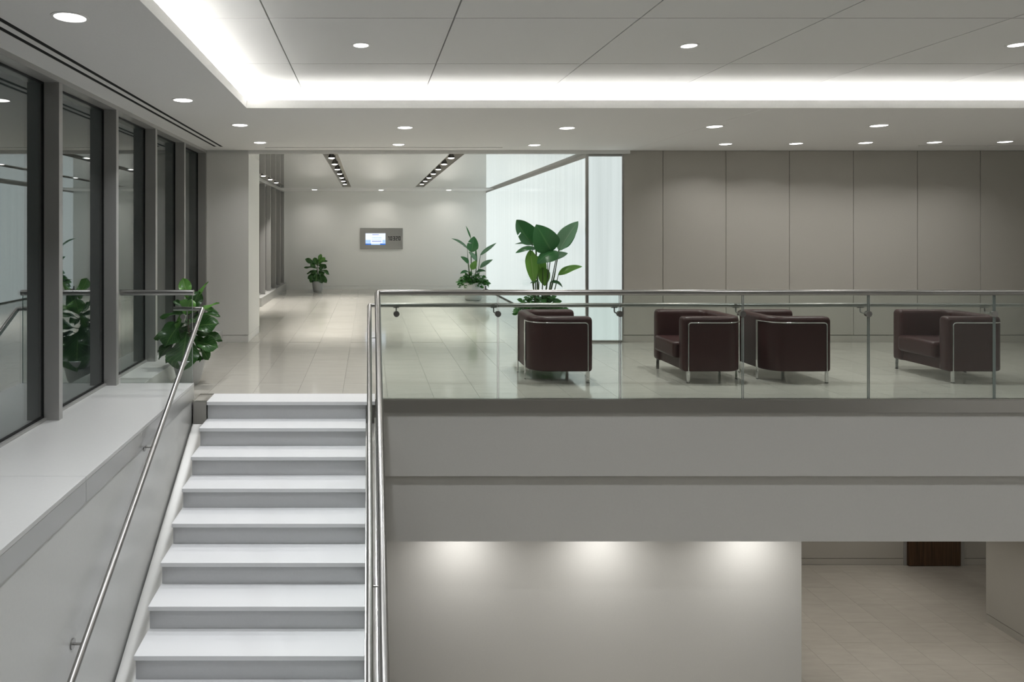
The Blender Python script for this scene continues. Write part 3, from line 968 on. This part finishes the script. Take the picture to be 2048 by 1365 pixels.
def fig_plant(loc, label, leaves, potdim, unit, cx, base_y, trunk_top, extra, seed):
    t = thing('potted_fig', loc, label, 'potted plant')
    pot(t, *potdim, POTM)
    rnd = random.Random(seed)
    def L(p, dy): return Vector(((p[0] - cx) * unit, dy, (base_y - p[1]) * unit))
    tr = [(0, 0, potdim[2] - 0.05), (0.01, 0.0, trunk_top * 0.5), (-0.012, 0.005, trunk_top * 0.75), (0.01, 0.0, trunk_top)]
    MB().tube([Vector(p) + Vector(loc) for p in tr], [0.013, 0.011, 0.009, 0.005], 8).build('trunk', BARK, t, smooth=True)
    k = 0
    for (b, tp, wd, dy0, dy1, facing, mat) in leaves:
        B, T = L(b, dy0), L(tp, dy1)
        me = leaf_mesh(B, T, wd * unit * 1.12, facing, bend=rnd.uniform(0.02, 0.14), fold=rnd.uniform(0.12, 0.4), shape='fig', wav=0.34, seed=seed * 97 + k)
        lf = link('leaf', me, mat, t)
        # short stalk back to the trunk
        zt = min(trunk_top, max(potdim[2] - 0.02, B.z - 0.02))
        MB().tube([Vector((0, 0, zt)), B * 0.5 + Vector((0, 0, zt)) * 0.5 - Vector((0, 0, 0.004)), B], [0.0045, 0.004, 0.0035], 6).build('stalk', STEMM, None).parent = lf
        k += 1
    for _ in range(extra):
        a = rnd.uniform(0, math.pi)       # the far side
        zz = rnd.uniform(potdim[2] + 0.05, trunk_top * 0.95)
        ln = rnd.uniform(0.13, 0.24) * (unit / 0.00098)
        B = Vector((0.03 * math.cos(a), 0.03 * math.sin(a), zz))
        T = B + Vector((math.cos(a) * ln, math.sin(a) * ln, rnd.uniform(-0.08, 0.12)))
        me = leaf_mesh(B, T, ln * rnd.uniform(0.5, 0.7), (rnd.uniform(-.2, .2), -0.4, 1), bend=0.1, fold=0.25, shape='fig', wav=0.34, seed=seed * 13 + k)
        link('leaf', me, FIG, t); k += 1
    return t

fc = (0, -1, 0.35)
near = [
    ((425, 345), (345, 112), 135, -0.02, 0.02, (0.2, -1, 0.2), FIGL),
    ((440, 420), (625, 150), 62, 0.0, 0.03, (-0.6, -0.7, 0.3), FIGL),
    ((430, 500), (535, 250), 150, -0.03, 0.0, (0.1, -1, 0.2), FIG),
    ((400, 500), (455, 335), 185, -0.05, -0.05, (0, -1, 0.5), FIGL),
    ((480, 480), (742, 388), 70, 0.02, 0.05, (-0.1, -0.5, 1), FIGL),
    ((470, 535), (752, 515), 90, 0.0, 0.02, (0, -0.6, 1), FIG),
    ((478, 640), (768, 590), 185, -0.05, -0.12, (0.1, -0.9, 0.55), FIG),
    ((480, 700), (790, 780), 110, -0.02, -0.02, (0, -0.6, 1), FIG),
    ((480, 790), (752, 850), 165, -0.04, -0.10, (0.1, -0.9, 0.5), FIG),
    ((420, 500), (92, 545), 100, 0.0, 0.03, (0, -0.55, 1), FIG),
    ((400, 585), (35, 765), 150, -0.02, -0.02, (-0.1, -0.7, 0.8), FIG),
    ((350, 590), (205, 835), 235, -0.05, -0.17, (-0.2, -0.85, 0.6), FIG),
    ((410, 690), (385, 1098), 330, -0.06, -0.17, (-0.05, -1, 0.2), FIG),
    ((300, 790), (88, 985), 130, -0.02, -0.04, (-0.4, -0.8, 0.5), FIG),
    ((490, 850), (515, 1045), 125, -0.05, -0.10, (0.3, -0.9, 0.3), FIG),
    ((550, 860), (640, 1000), 95, -0.01, -0.03, (0.4, -0.8, 0.4), FIG),
    ((395, 470), (300, 642), 70, -0.05, -0.09, (-0.3, -0.9, 0.3), FIGL),
    ((350, 410), (245, 360), 60, 0.0, 0.0, (0, -0.8, 0.6), FIG),
    ((250, 960), (165, 1035), 60, 0.0, -0.02, (-0.3, -0.8, 0.3), FIG),
    ((520, 440), (720, 500), 75, 0.05, 0.10, (0, -0.7, 0.7), FIG),
    ((500, 730), (600, 880), 120, -0.02, -0.05, (0.2, -0.9, 0.3), FIG),
]
fig_plant((-1.945, 7.38, 0), 'glossy broad-leaved fig in a silver pot beside the stair top and windows', near, (0.105, 0.175, 0.27), 0.00099, 420, 1265, 0.86, 12, 3)
far = [
    ((560, 490), (262, 352), 125, 0, 0, (0, -0.9, 0.5), FIG), ((560, 575), (236, 560), 75, 0, 0, (0, -0.7, 0.8), FIG),
    ((540, 640), (310, 712), 75, 0, -0.05, (0, -0.7, 0.8), FIG), ((560, 500), (490, 315), 140, -0.03, 0, fc, FIG),
    ((590, 430), (668, 225), 95, 0, 0, (0, -1, 0.2), FIGL), ((600, 460), (765, 312), 110, 0, 0, fc, FIGL),
    ((600, 480), (825, 390), 90, 0, 0, (0, -0.6, 1), FIG), ((600, 500), (810, 560), 140, -0.03, -0.08, fc, FIG),
    ((640, 605), (872, 735), 95, 0, -0.03, (0.2, -0.7, 0.8), FIG), ((610, 680), (805, 940), 140, -0.03, -0.1, fc, FIG),
    ((560, 700), (335, 835), 125, -0.02, -0.06, fc, FIG), ((545, 740), (395, 915), 150, -0.05, -0.12, fc, FIG),
    ((570, 690), (545, 925), 190, -0.06, -0.14, (0, -1, 0.2), FIG), ((620, 690), (700, 945), 180, -0.06, -0.13, (0.1, -1, 0.2), FIG),
    ((540, 540), (400, 470), 110, -0.03, -0.05, fc, FIG), ((600, 560), (700, 600), 100, -0.05, -0.08, fc, FIG),
    ((560, 620), (450, 720), 130, -0.05, -0.1, fc, FIG), ((610, 640), (720, 760), 140, -0.05, -0.1, fc, FIG),
]
fig_plant((-1.40, 18.6, 0), 'small dark-leaved fig in a silver pot against the far wall', far, (0.11, 0.165, 0.29), 0.0011, 577, 1165, 0.80, 12, 7)

def paradise(loc, label, unit, cx, gz, gzz, leaves, seed, potmat, potdim, clump_r, clump_z):
    t = thing('potted_bird_of_paradise', loc, label, 'potted plant')
    pot(t, *potdim, potmat)
    rnd = random.Random(seed)
    def L(p, dy): return Vector(((p[0] - cx) * unit, dy, gz + (gzz - p[1]) * unit))
    for k, (b, tp, wd, sx, dy0, dy1, facing, mat, bend, fold) in enumerate(leaves):
        B, T = L(b, dy0), L(tp, dy1)
        me = leaf_mesh(B, T, wd * unit, facing, bend=bend, fold=fold, shape='paddle', wav=0.05, nu=26, seed=seed * 31 + k, rip=(k == 0))
        lf = link('leaf', me, mat, t)
        S = Vector(((sx - cx) * unit * 0.75, dy0 * 0.3, potdim[2] - 0.04))
        mid = S * 0.45 + B * 0.55 + Vector(((sx - cx) * unit * 0.18, 0, 0.02))
        MB().tube([S, S * 0.7 + mid * 0.3, mid, mid * 0.4 + B * 0.6, B, B + (T - B) * 0.25 + Vector((0, 0, 0))], [0.012, 0.0105, 0.0085, 0.007, 0.0055, 0.003], 8).build('stem', STEMM, None, smooth=True).parent = lf
    clump(t, 0, 0, potdim[2] - 0.02, clump_r, clump_z, 420, 0.075, IVY, 'ground_cover', seed)
    return t

big = [
    ((1112, 375), (893, 68), 290, 1140, -0.05, -0.08, (0.35, -0.9, 0.1), BOP, -0.10, 0.4),
    ((1345, 470), (1140, 128), 330, 1250, -0.12, -0.16, (-0.35, -0.9, 0.2), BOP, 0.16, 0.5),
    ((1470, 460), (1725, 80), 220, 1310, 0.0, 0.03, (-0.6, -0.8, 0.2), BOPP, 0.05, 0.55),
    ((1170, 425), (880, 475), 110, 1150, -0.05, -0.14, (0, -0.6, 1), BOP, 0.22, -0.3),
    ((1075, 455), (1128, 890), 160, 1150, -0.10, -0.08, (-0.3, -0.95, 0.1), BOPL, 0.02, 0.15),
    ((1410, 470), (1135, 610), 230, 1280, -0.16, -0.22, (0, -0.6, 0.9), BOP, 0.2, -0.25),
    ((1310, 580), (1565, 492), 120, 1290, -0.06, -0.08, (0, -0.8, 0.6), BOPP, 0.08, 0.3),
    ((1455, 780), (1755, 658), 110, 1330, -0.02, -0.05, (0.1, -0.75, 0.8), BOPL, 0.16, 0.25),
    ((1255, 680), (1285, 925), 160, 1240, -0.02, 0.0, (0, -1, 0.1), BOPL, 0.02, 0.15),
    ((1180, 540), (1275, 800), 190, 1220, 0.04, 0.05, (0, -1, 0.1), BOPL, 0.0, 0.15),
    ((1200, 870), (1075, 878), 55, 1190, -0.05, -0.1, (0, -0.5, 1), BOP, 0.2, 0.3),
    ((1350, 870), (1500, 925), 75, 1290, -0.03, -0.08, (0, -0.6, 1), BOP, 0.25, 0.3),
    ((1190, 400), (918, 372), 80, 1200, 0.08, 0.12, (0, -0.5, 1), BOPP, 0.1, 0.2),
    ((1180, 330), (1120, 140), 200, 1210, 0.1, 0.14, (0.2, -1, 0.2), BOP, 0.1, 0.2),
    ((1480, 440), (1715, 150), 175, 1330, 0.06, 0.08, (-0.5, -1, 0.2), BOP, -0.05, 0.2),
]
U = 10.35 / F * (290.0 / 1885.0)
paradise((2.585, 10.35, 0), 'tall bird-of-paradise plant with broad leaves behind an armchair by the glowing wall', U, 1215, 0.58, 1130, big, 5, POTW, (0.19, 0.27, 0.46), 0.34, 0.27)
U2 = 16.4 / F * (290.0 / 1885.0)
sm = [
    ((340, 470), (372, 268), 150, 340, -0.05, -0.08, (0, -1, 0.2), BOP, 0.05, 0.2),
    ((335, 290), (272, 130), 22, 345, 0.0, 0.0, (0, -1, 0.2), BOP, 0.05, 0.4),
    ((290, 425), (85, 288), 62, 320, 0.0, 0.0, (0.2, -0.6, 0.9), BOPP, 0.12, 0.2),
    ((460, 512), (668, 352), 62, 410, 0.0, 0.0, (-0.2, -0.7, 0.8), BOPP, 0.02, 0.2),
    ((452, 675), (612, 565), 75, 420, -0.05, -0.1, (0, -0.7, 0.8), BOPP, 0.1, 0.25),
    ((400, 575), (300, 465), 70, 395, -0.05, -0.1, (0.2, -0.8, 0.5), BOPP, 0.1, 0.25),
    ((305, 615), (200, 528), 70, 330, -0.05, -0.08, (0.1, -0.8, 0.6), BOP, 0.1, 0.25),
    ((335, 695), (395, 580), 85, 345, -0.1, -0.12, (0, -1, 0.3), BOPL, 0.1, 0.2),
    ((410, 640), (405, 420), 30, 400, 0.05, 0.05, (0, -1, 0.2), BOP, 0.0, 0.2),
    ((400, 735), (515, 712), 75, 390, -0.05, -0.15, (0, -0.6, 1), BOP, 0.15, 0.2),
    ((300, 725), (188, 745), 65, 340, -0.05, -0.15, (0, -0.6, 1), BOP, 0.15, 0.2),
]
paradise((2.50, 16.4, 0), 'smaller bird-of-paradise plant in a pale pot at the far end of the glowing wall', U2, 365, 0.0, 1095, sm, 9, POTW, (0.185, 0.258, 0.425), 0.34, 0.24)

# ------------------------------------------------------------------ wall sign with screen
ys_ = YB - 0.02
def wp(px, py): return ((px - VX) * ys_ / F, EYE - (py - VY) * ys_ / F)
sx0, sz1 = wp(721.5, 457.5); sx1, sz0 = wp(804.5, 498)
sg = thing('wall_sign', ((sx0 + sx1) / 2, YB, (sz0 + sz1) / 2), 'brushed steel wall sign with a bright screen and the number 10320', 'sign')
MB().box(sx0, sx1, YB - 0.025, YB, sz0, sz1).build('plate', STEELZ, sg)
g = 0.014
MB().box(sx0 - g, sx1 + g, YB - 0.03, YB, sz1, sz1 + g).box(sx0 - g, sx1 + g, YB - 0.03, YB, sz0 - g, sz0).box(sx0 - g, sx0, YB - 0.03, YB, sz0, sz1).box(sx1, sx1 + g, YB - 0.03, YB, sz0, sz1).build('frame', MULL, sg)
ax, az = wp(731, 467); bx_, bz = wp(771, 490)
scn = MB().box(ax, bx_, YB - 0.03, YB - 0.024, bz, az).build('screen', SCRW, sg)
W_, H_ = bx_ - ax, az - bz
def scr(name, u0, u1, v0, v1, mat):
    o = MB().box(ax + W_ * u0, ax + W_ * u1, YB - 0.032, YB - 0.0295, az - H_ * v1, az - H_ * v0).build(name, mat, sg)
    o.parent = scn
scr('title_line', 0.34, 0.66, 0.07, 0.15, SCRG)
scr('text_line', 0.32, 0.80, 0.36, 0.40, SCRL)
scr('text_line', 0.32, 0.80, 0.50, 0.53, SCRL)
scr('text_block', 0.32, 0.79, 0.64, 0.74, SCRG)
scr('picture', 0.0, 0.26, 0.58, 0.84, SCRL)
scr('picture', 0.85, 1.0, 0.58, 0.84, SCRL)
scr('footer_bar', 0.0, 0.28, 0.88, 1.0, SCRB)
scr('footer_bar', 0.73, 1.0, 0.88, 1.0, SCRB)
scr('footer_text', 0.28, 0.73, 0.90, 1.0, SCRL)
# squared numerals
def digit(m, ch, x, z, w_, h_, t_):
    seg = {'a': (0, w_, h_ - t_, h_), 'g': (0, w_, h_ / 2 - t_ / 2, h_ / 2 + t_ / 2), 'd': (0, w_, 0, t_),
           'f': (0, t_, h_ / 2, h_), 'e': (0, t_, 0, h_ / 2), 'b': (w_ - t_, w_, h_ / 2, h_), 'c': (w_ - t_, w_, 0, h_ / 2)}
    on = {'1': 'bc', '0': 'abcdef', '3': 'abgcd', '2': 'abged'}[ch]
    for s_ in on:
        a_, b_, c_, d_ = seg[s_]
        m.box(x + a_, x + b_, YB - 0.029, YB - 0.024, z + c_, z + d_)
    if ch == '1': m.box(x + w_ - 2 * t_, x + w_ - t_, YB - 0.029, YB - 0.024, z + h_ - t_ * 1.3, z + h_ - t_ * 0.2)
nx0, nz1 = wp(774.8, 473); nx1, nz0 = wp(802.3, 481.3)
dw = (nx1 - nx0) / 5
m = MB()
for k, ch in enumerate('10320'):
    digit(m, ch, nx0 + k * dw, nz0, dw * 0.74, nz1 - nz0, 0.019)
m.build('number', NUMM, sg)

# ------------------------------------------------------------------ lamps
def downlight(x, y, z, label, power, col=NEUT, r=0.083, group='recessed round ceiling downlights', spread=105):
    t = thing('downlight', (x, y, z), label, 'downlight', group)
    prof = [(r + 0.018, 0.0), (r + 0.018, -0.003), (r + 0.002, -0.005), (r, 0.0)]
    MB().lathe(prof, (x, y, z), 32).build('trim_ring', WHITE, t, smooth=True)
    MB().lathe([(r, -0.001), (r * 0.93, -0.004), (r * 0.8, -0.007), (r * 0.6, -0.0095), (r * 0.3, -0.011), (0.001, -0.0115)], (x, y, z), 32).build('lens', LENS, t, smooth=True)
    area_lamp(t, (0, 0, -0.0125), power, 2 * r * 0.62, spread, col)
    return t
def spos(px, py, z):
    y = (z - EYE) * F / (VY - py)
    return ((px - VX) * y / F, y, z)
for (px, py, lab) in ((140, 34, 'recessed downlight in soffit, the nearest beside the black air slots'),
                      (366, 200, 'recessed downlight in soffit beside the air slots, second along the windows')):
    downlight(*spos(px, py, ZC), lab, P_DOWN, COOL)
ords = ['first', 'second', 'third', 'fourth', 'fifth', 'sixth', 'seventh', 'eighth']
for i, (px, py) in enumerate(((480, 250), (810, 255), (1134, 256), (1429, 253), (1758, 251))):
    downlight(*spos(px, py, ZC), 'recessed downlight in soffit row nearest the cove, %s from the windows' % ords[i], P_DOWN)
for i, (px, py) in enumerate(((520, 285), (797, 289), (1069, 290), (1451, 288), (1592, 287), (1731, 285.5), (1869, 284.5), (2010, 283.5))):
    downlight(*spos(px, py, ZC), 'recessed downlight in soffit row close to the wall, %s from the windows' % ords[i], P_DOWN * 0.55, NEUT, r=0.078, spread=130)
for i, (px, py) in enumerate(((722, 90), (1378, 91), (2035, 89))):
    downlight(*spos(px, py, ZR), 'recessed downlight in the raised panel ceiling, %s from the left' % ords[i], P_ATR, COOL, r=0.055)
# further lamps of the same rows, behind the viewpoint
for y in (2.68, 0.24, -1.8):
    for x in (-0.06, 2.40, 4.86, 7.3, 9.7):
        if abs(x) < 0.1 and abs(y) < 0.5: continue
        downlight(x, y, ZR, 'recessed downlight in the raised ceiling out of the picture', P_ATR, COOL, r=0.055, group='downlights out of the picture')
for y in (5.12,):
    for x in (7.3, 9.7):
        downlight(x, y, ZR, 'recessed downlight in the raised ceiling out of the picture', P_ATR, COOL, r=0.055, group='downlights out of the picture')
downlight(-1.67, 1.4, ZC, 'recessed downlight in the window-side soffit out of the picture', P_DOWN, COOL, group='downlights out of the picture')
# passage border lamps
for i, (px, py) in enumerate(((629, 379.5), (762, 380.5), (895, 381.5))):
    x, y, z = spos(px, py, ZG - 0.012)
    downlight(x, min(y, 18.75), z, 'small recessed downlight before the far wall, %s from the left' % ords[i], P_DOWN * 0.4, WARM, r=0.075, spread=140)
# cone lamps in slots
for si, (x0, x1, y0, y1) in enumerate(SLOTS):
    t = thing('lamp_slot', ((x0 + x1) / 2, (y0 + y1) / 2, ZG), ['recessed slot with a row of cone lamps, left one over the passage', 'recessed slot with a row of cone lamps, right one over the passage', 'short recessed slot with cone lamps beside the passage windows'][si], 'light fitting', 'slots of cone lamps in the passage ceiling')
    H = 0.17
    MB().box(x0 - 0.01, x0, y0, y1, ZG - 0.001, ZG + H).box(x1, x1 + 0.01, y0, y1, ZG - 0.001, ZG + H).box(x0 - 0.01, x1 + 0.01, y0, y1, ZG + H, ZG + H + 0.01) \
        .box(x0 - 0.01, x1 + 0.01, y0 - 0.01, y0, ZG + 0.012, ZG + H).box(x0 - 0.01, x1 + 0.01, y1, y1 + 0.01, ZG, ZG + H).build('housing', SLOTM, t)
    yy = 10.85 if si < 2 else 14.35
    while yy < y1 - 0.2:
        xc_ = (x0 + x1) / 2 - (0.02 if si == 0 else 0)
        zb_ = ZG + 0.015
        c_ = MB().lathe([(0.058, 0.0), (0.056, 0.014), (0.030, 0.075), (0.018, 0.105), (0.012, 0.11), (0.012, 0.155)], (xc_, yy, zb_), 24).build('cone_lamp', CONEM, t, smooth=True, angle=50, org=(xc_, yy, ZG))
        MB().lathe([(0.052, 0.004), (0.046, -0.004), (0.032, -0.010), (0.001, -0.013)], (xc_, yy, zb_), 20).build('bulb', LENS, c_, smooth=True, org=(xc_, yy, ZG)).location = (0, 0, 0)
        a_ = area_lamp(c_, (0, 0, -0.001), P_CONE, 0.08, 54, WARM)
        yy += 1.0
# wall washers of the lower level
for i, px in enumerate((918, 1196, 1490)):
    x = (px - VX) * 7.45 / F
    downlight(x, 7.0, -1.393, 'hidden downlight washing the lower wall, %s from the left' % ords[i], P_WASH, NEUT, r=0.07, group='lower wall washers', spread=150)
for (x, y) in ((5.6, 8.4), (7.4, 8.4), (5.6, 10.0), (7.9, 10.2), (10.3, 9.0)):  # unseen lamps added to light the lower floor
    downlight(x, y, -1.395, 'unseen downlight added to light the lower lobby floor', P_LOW, WARM, r=0.075, group='added unseen downlights over the lower lobby')
# cove strips
cv = thing('cove_light', (5.0, 6.90, ZC + 0.012), 'hidden linear lamp in the far cove of the raised ceiling', 'light strip')
MB().box(-1.4, XMAX - 0.05, 6.90, 6.94, ZC + 0.012, ZC + 0.025).build('strip', COVE, cv)
area_lamp(cv, (0.05, 0, 0.022), P_COVE * 12.8, 12.8, 170, NEUT, 'RECTANGLE', 0.05, (math.radians(180 + 35), 0, 0))
cv = thing('cove_light', (-1.45, 1.8, ZC + 0.012), 'hidden linear lamp in the window-side cove of the raised ceiling', 'light strip')
MB().box(-1.47, -1.43, YMIN + 0.1, 6.85, ZC + 0.012, ZC + 0.025).build('strip', COVE, cv)
area_lamp(cv, (0, 0.05, 0.022), P_COVE * 9.6, 0.05, 170, NEUT, 'RECTANGLE', 9.6, (0, math.radians(180 + 35), 0))
# slot diffusers in the soffit
for (pa, pb, py, lab) in ((530, 1005, 295, 'thin linear air slot in the soffit before the passage'), (1838, 2080, 291.5, 'thin linear air slot in the soffit over the panelled wall')):
    x0, y, z = spos(pa, py, ZC); x1 = spos(pb, py, ZC)[0]
    t = thing('air_diffuser', ((x0 + x1) / 2, y, ZC), lab, 'air vent')
    MB().box(x0, x1, y - 0.02, y - 0.012, ZC - 0.004, ZC).box(x0, x1, y + 0.012, y + 0.02, ZC - 0.004, ZC).build('frame', WHITE, t)
    MB().box(x0, x1, y - 0.012, y + 0.012, ZC - 0.001, ZC).build('slot', DARK, t)
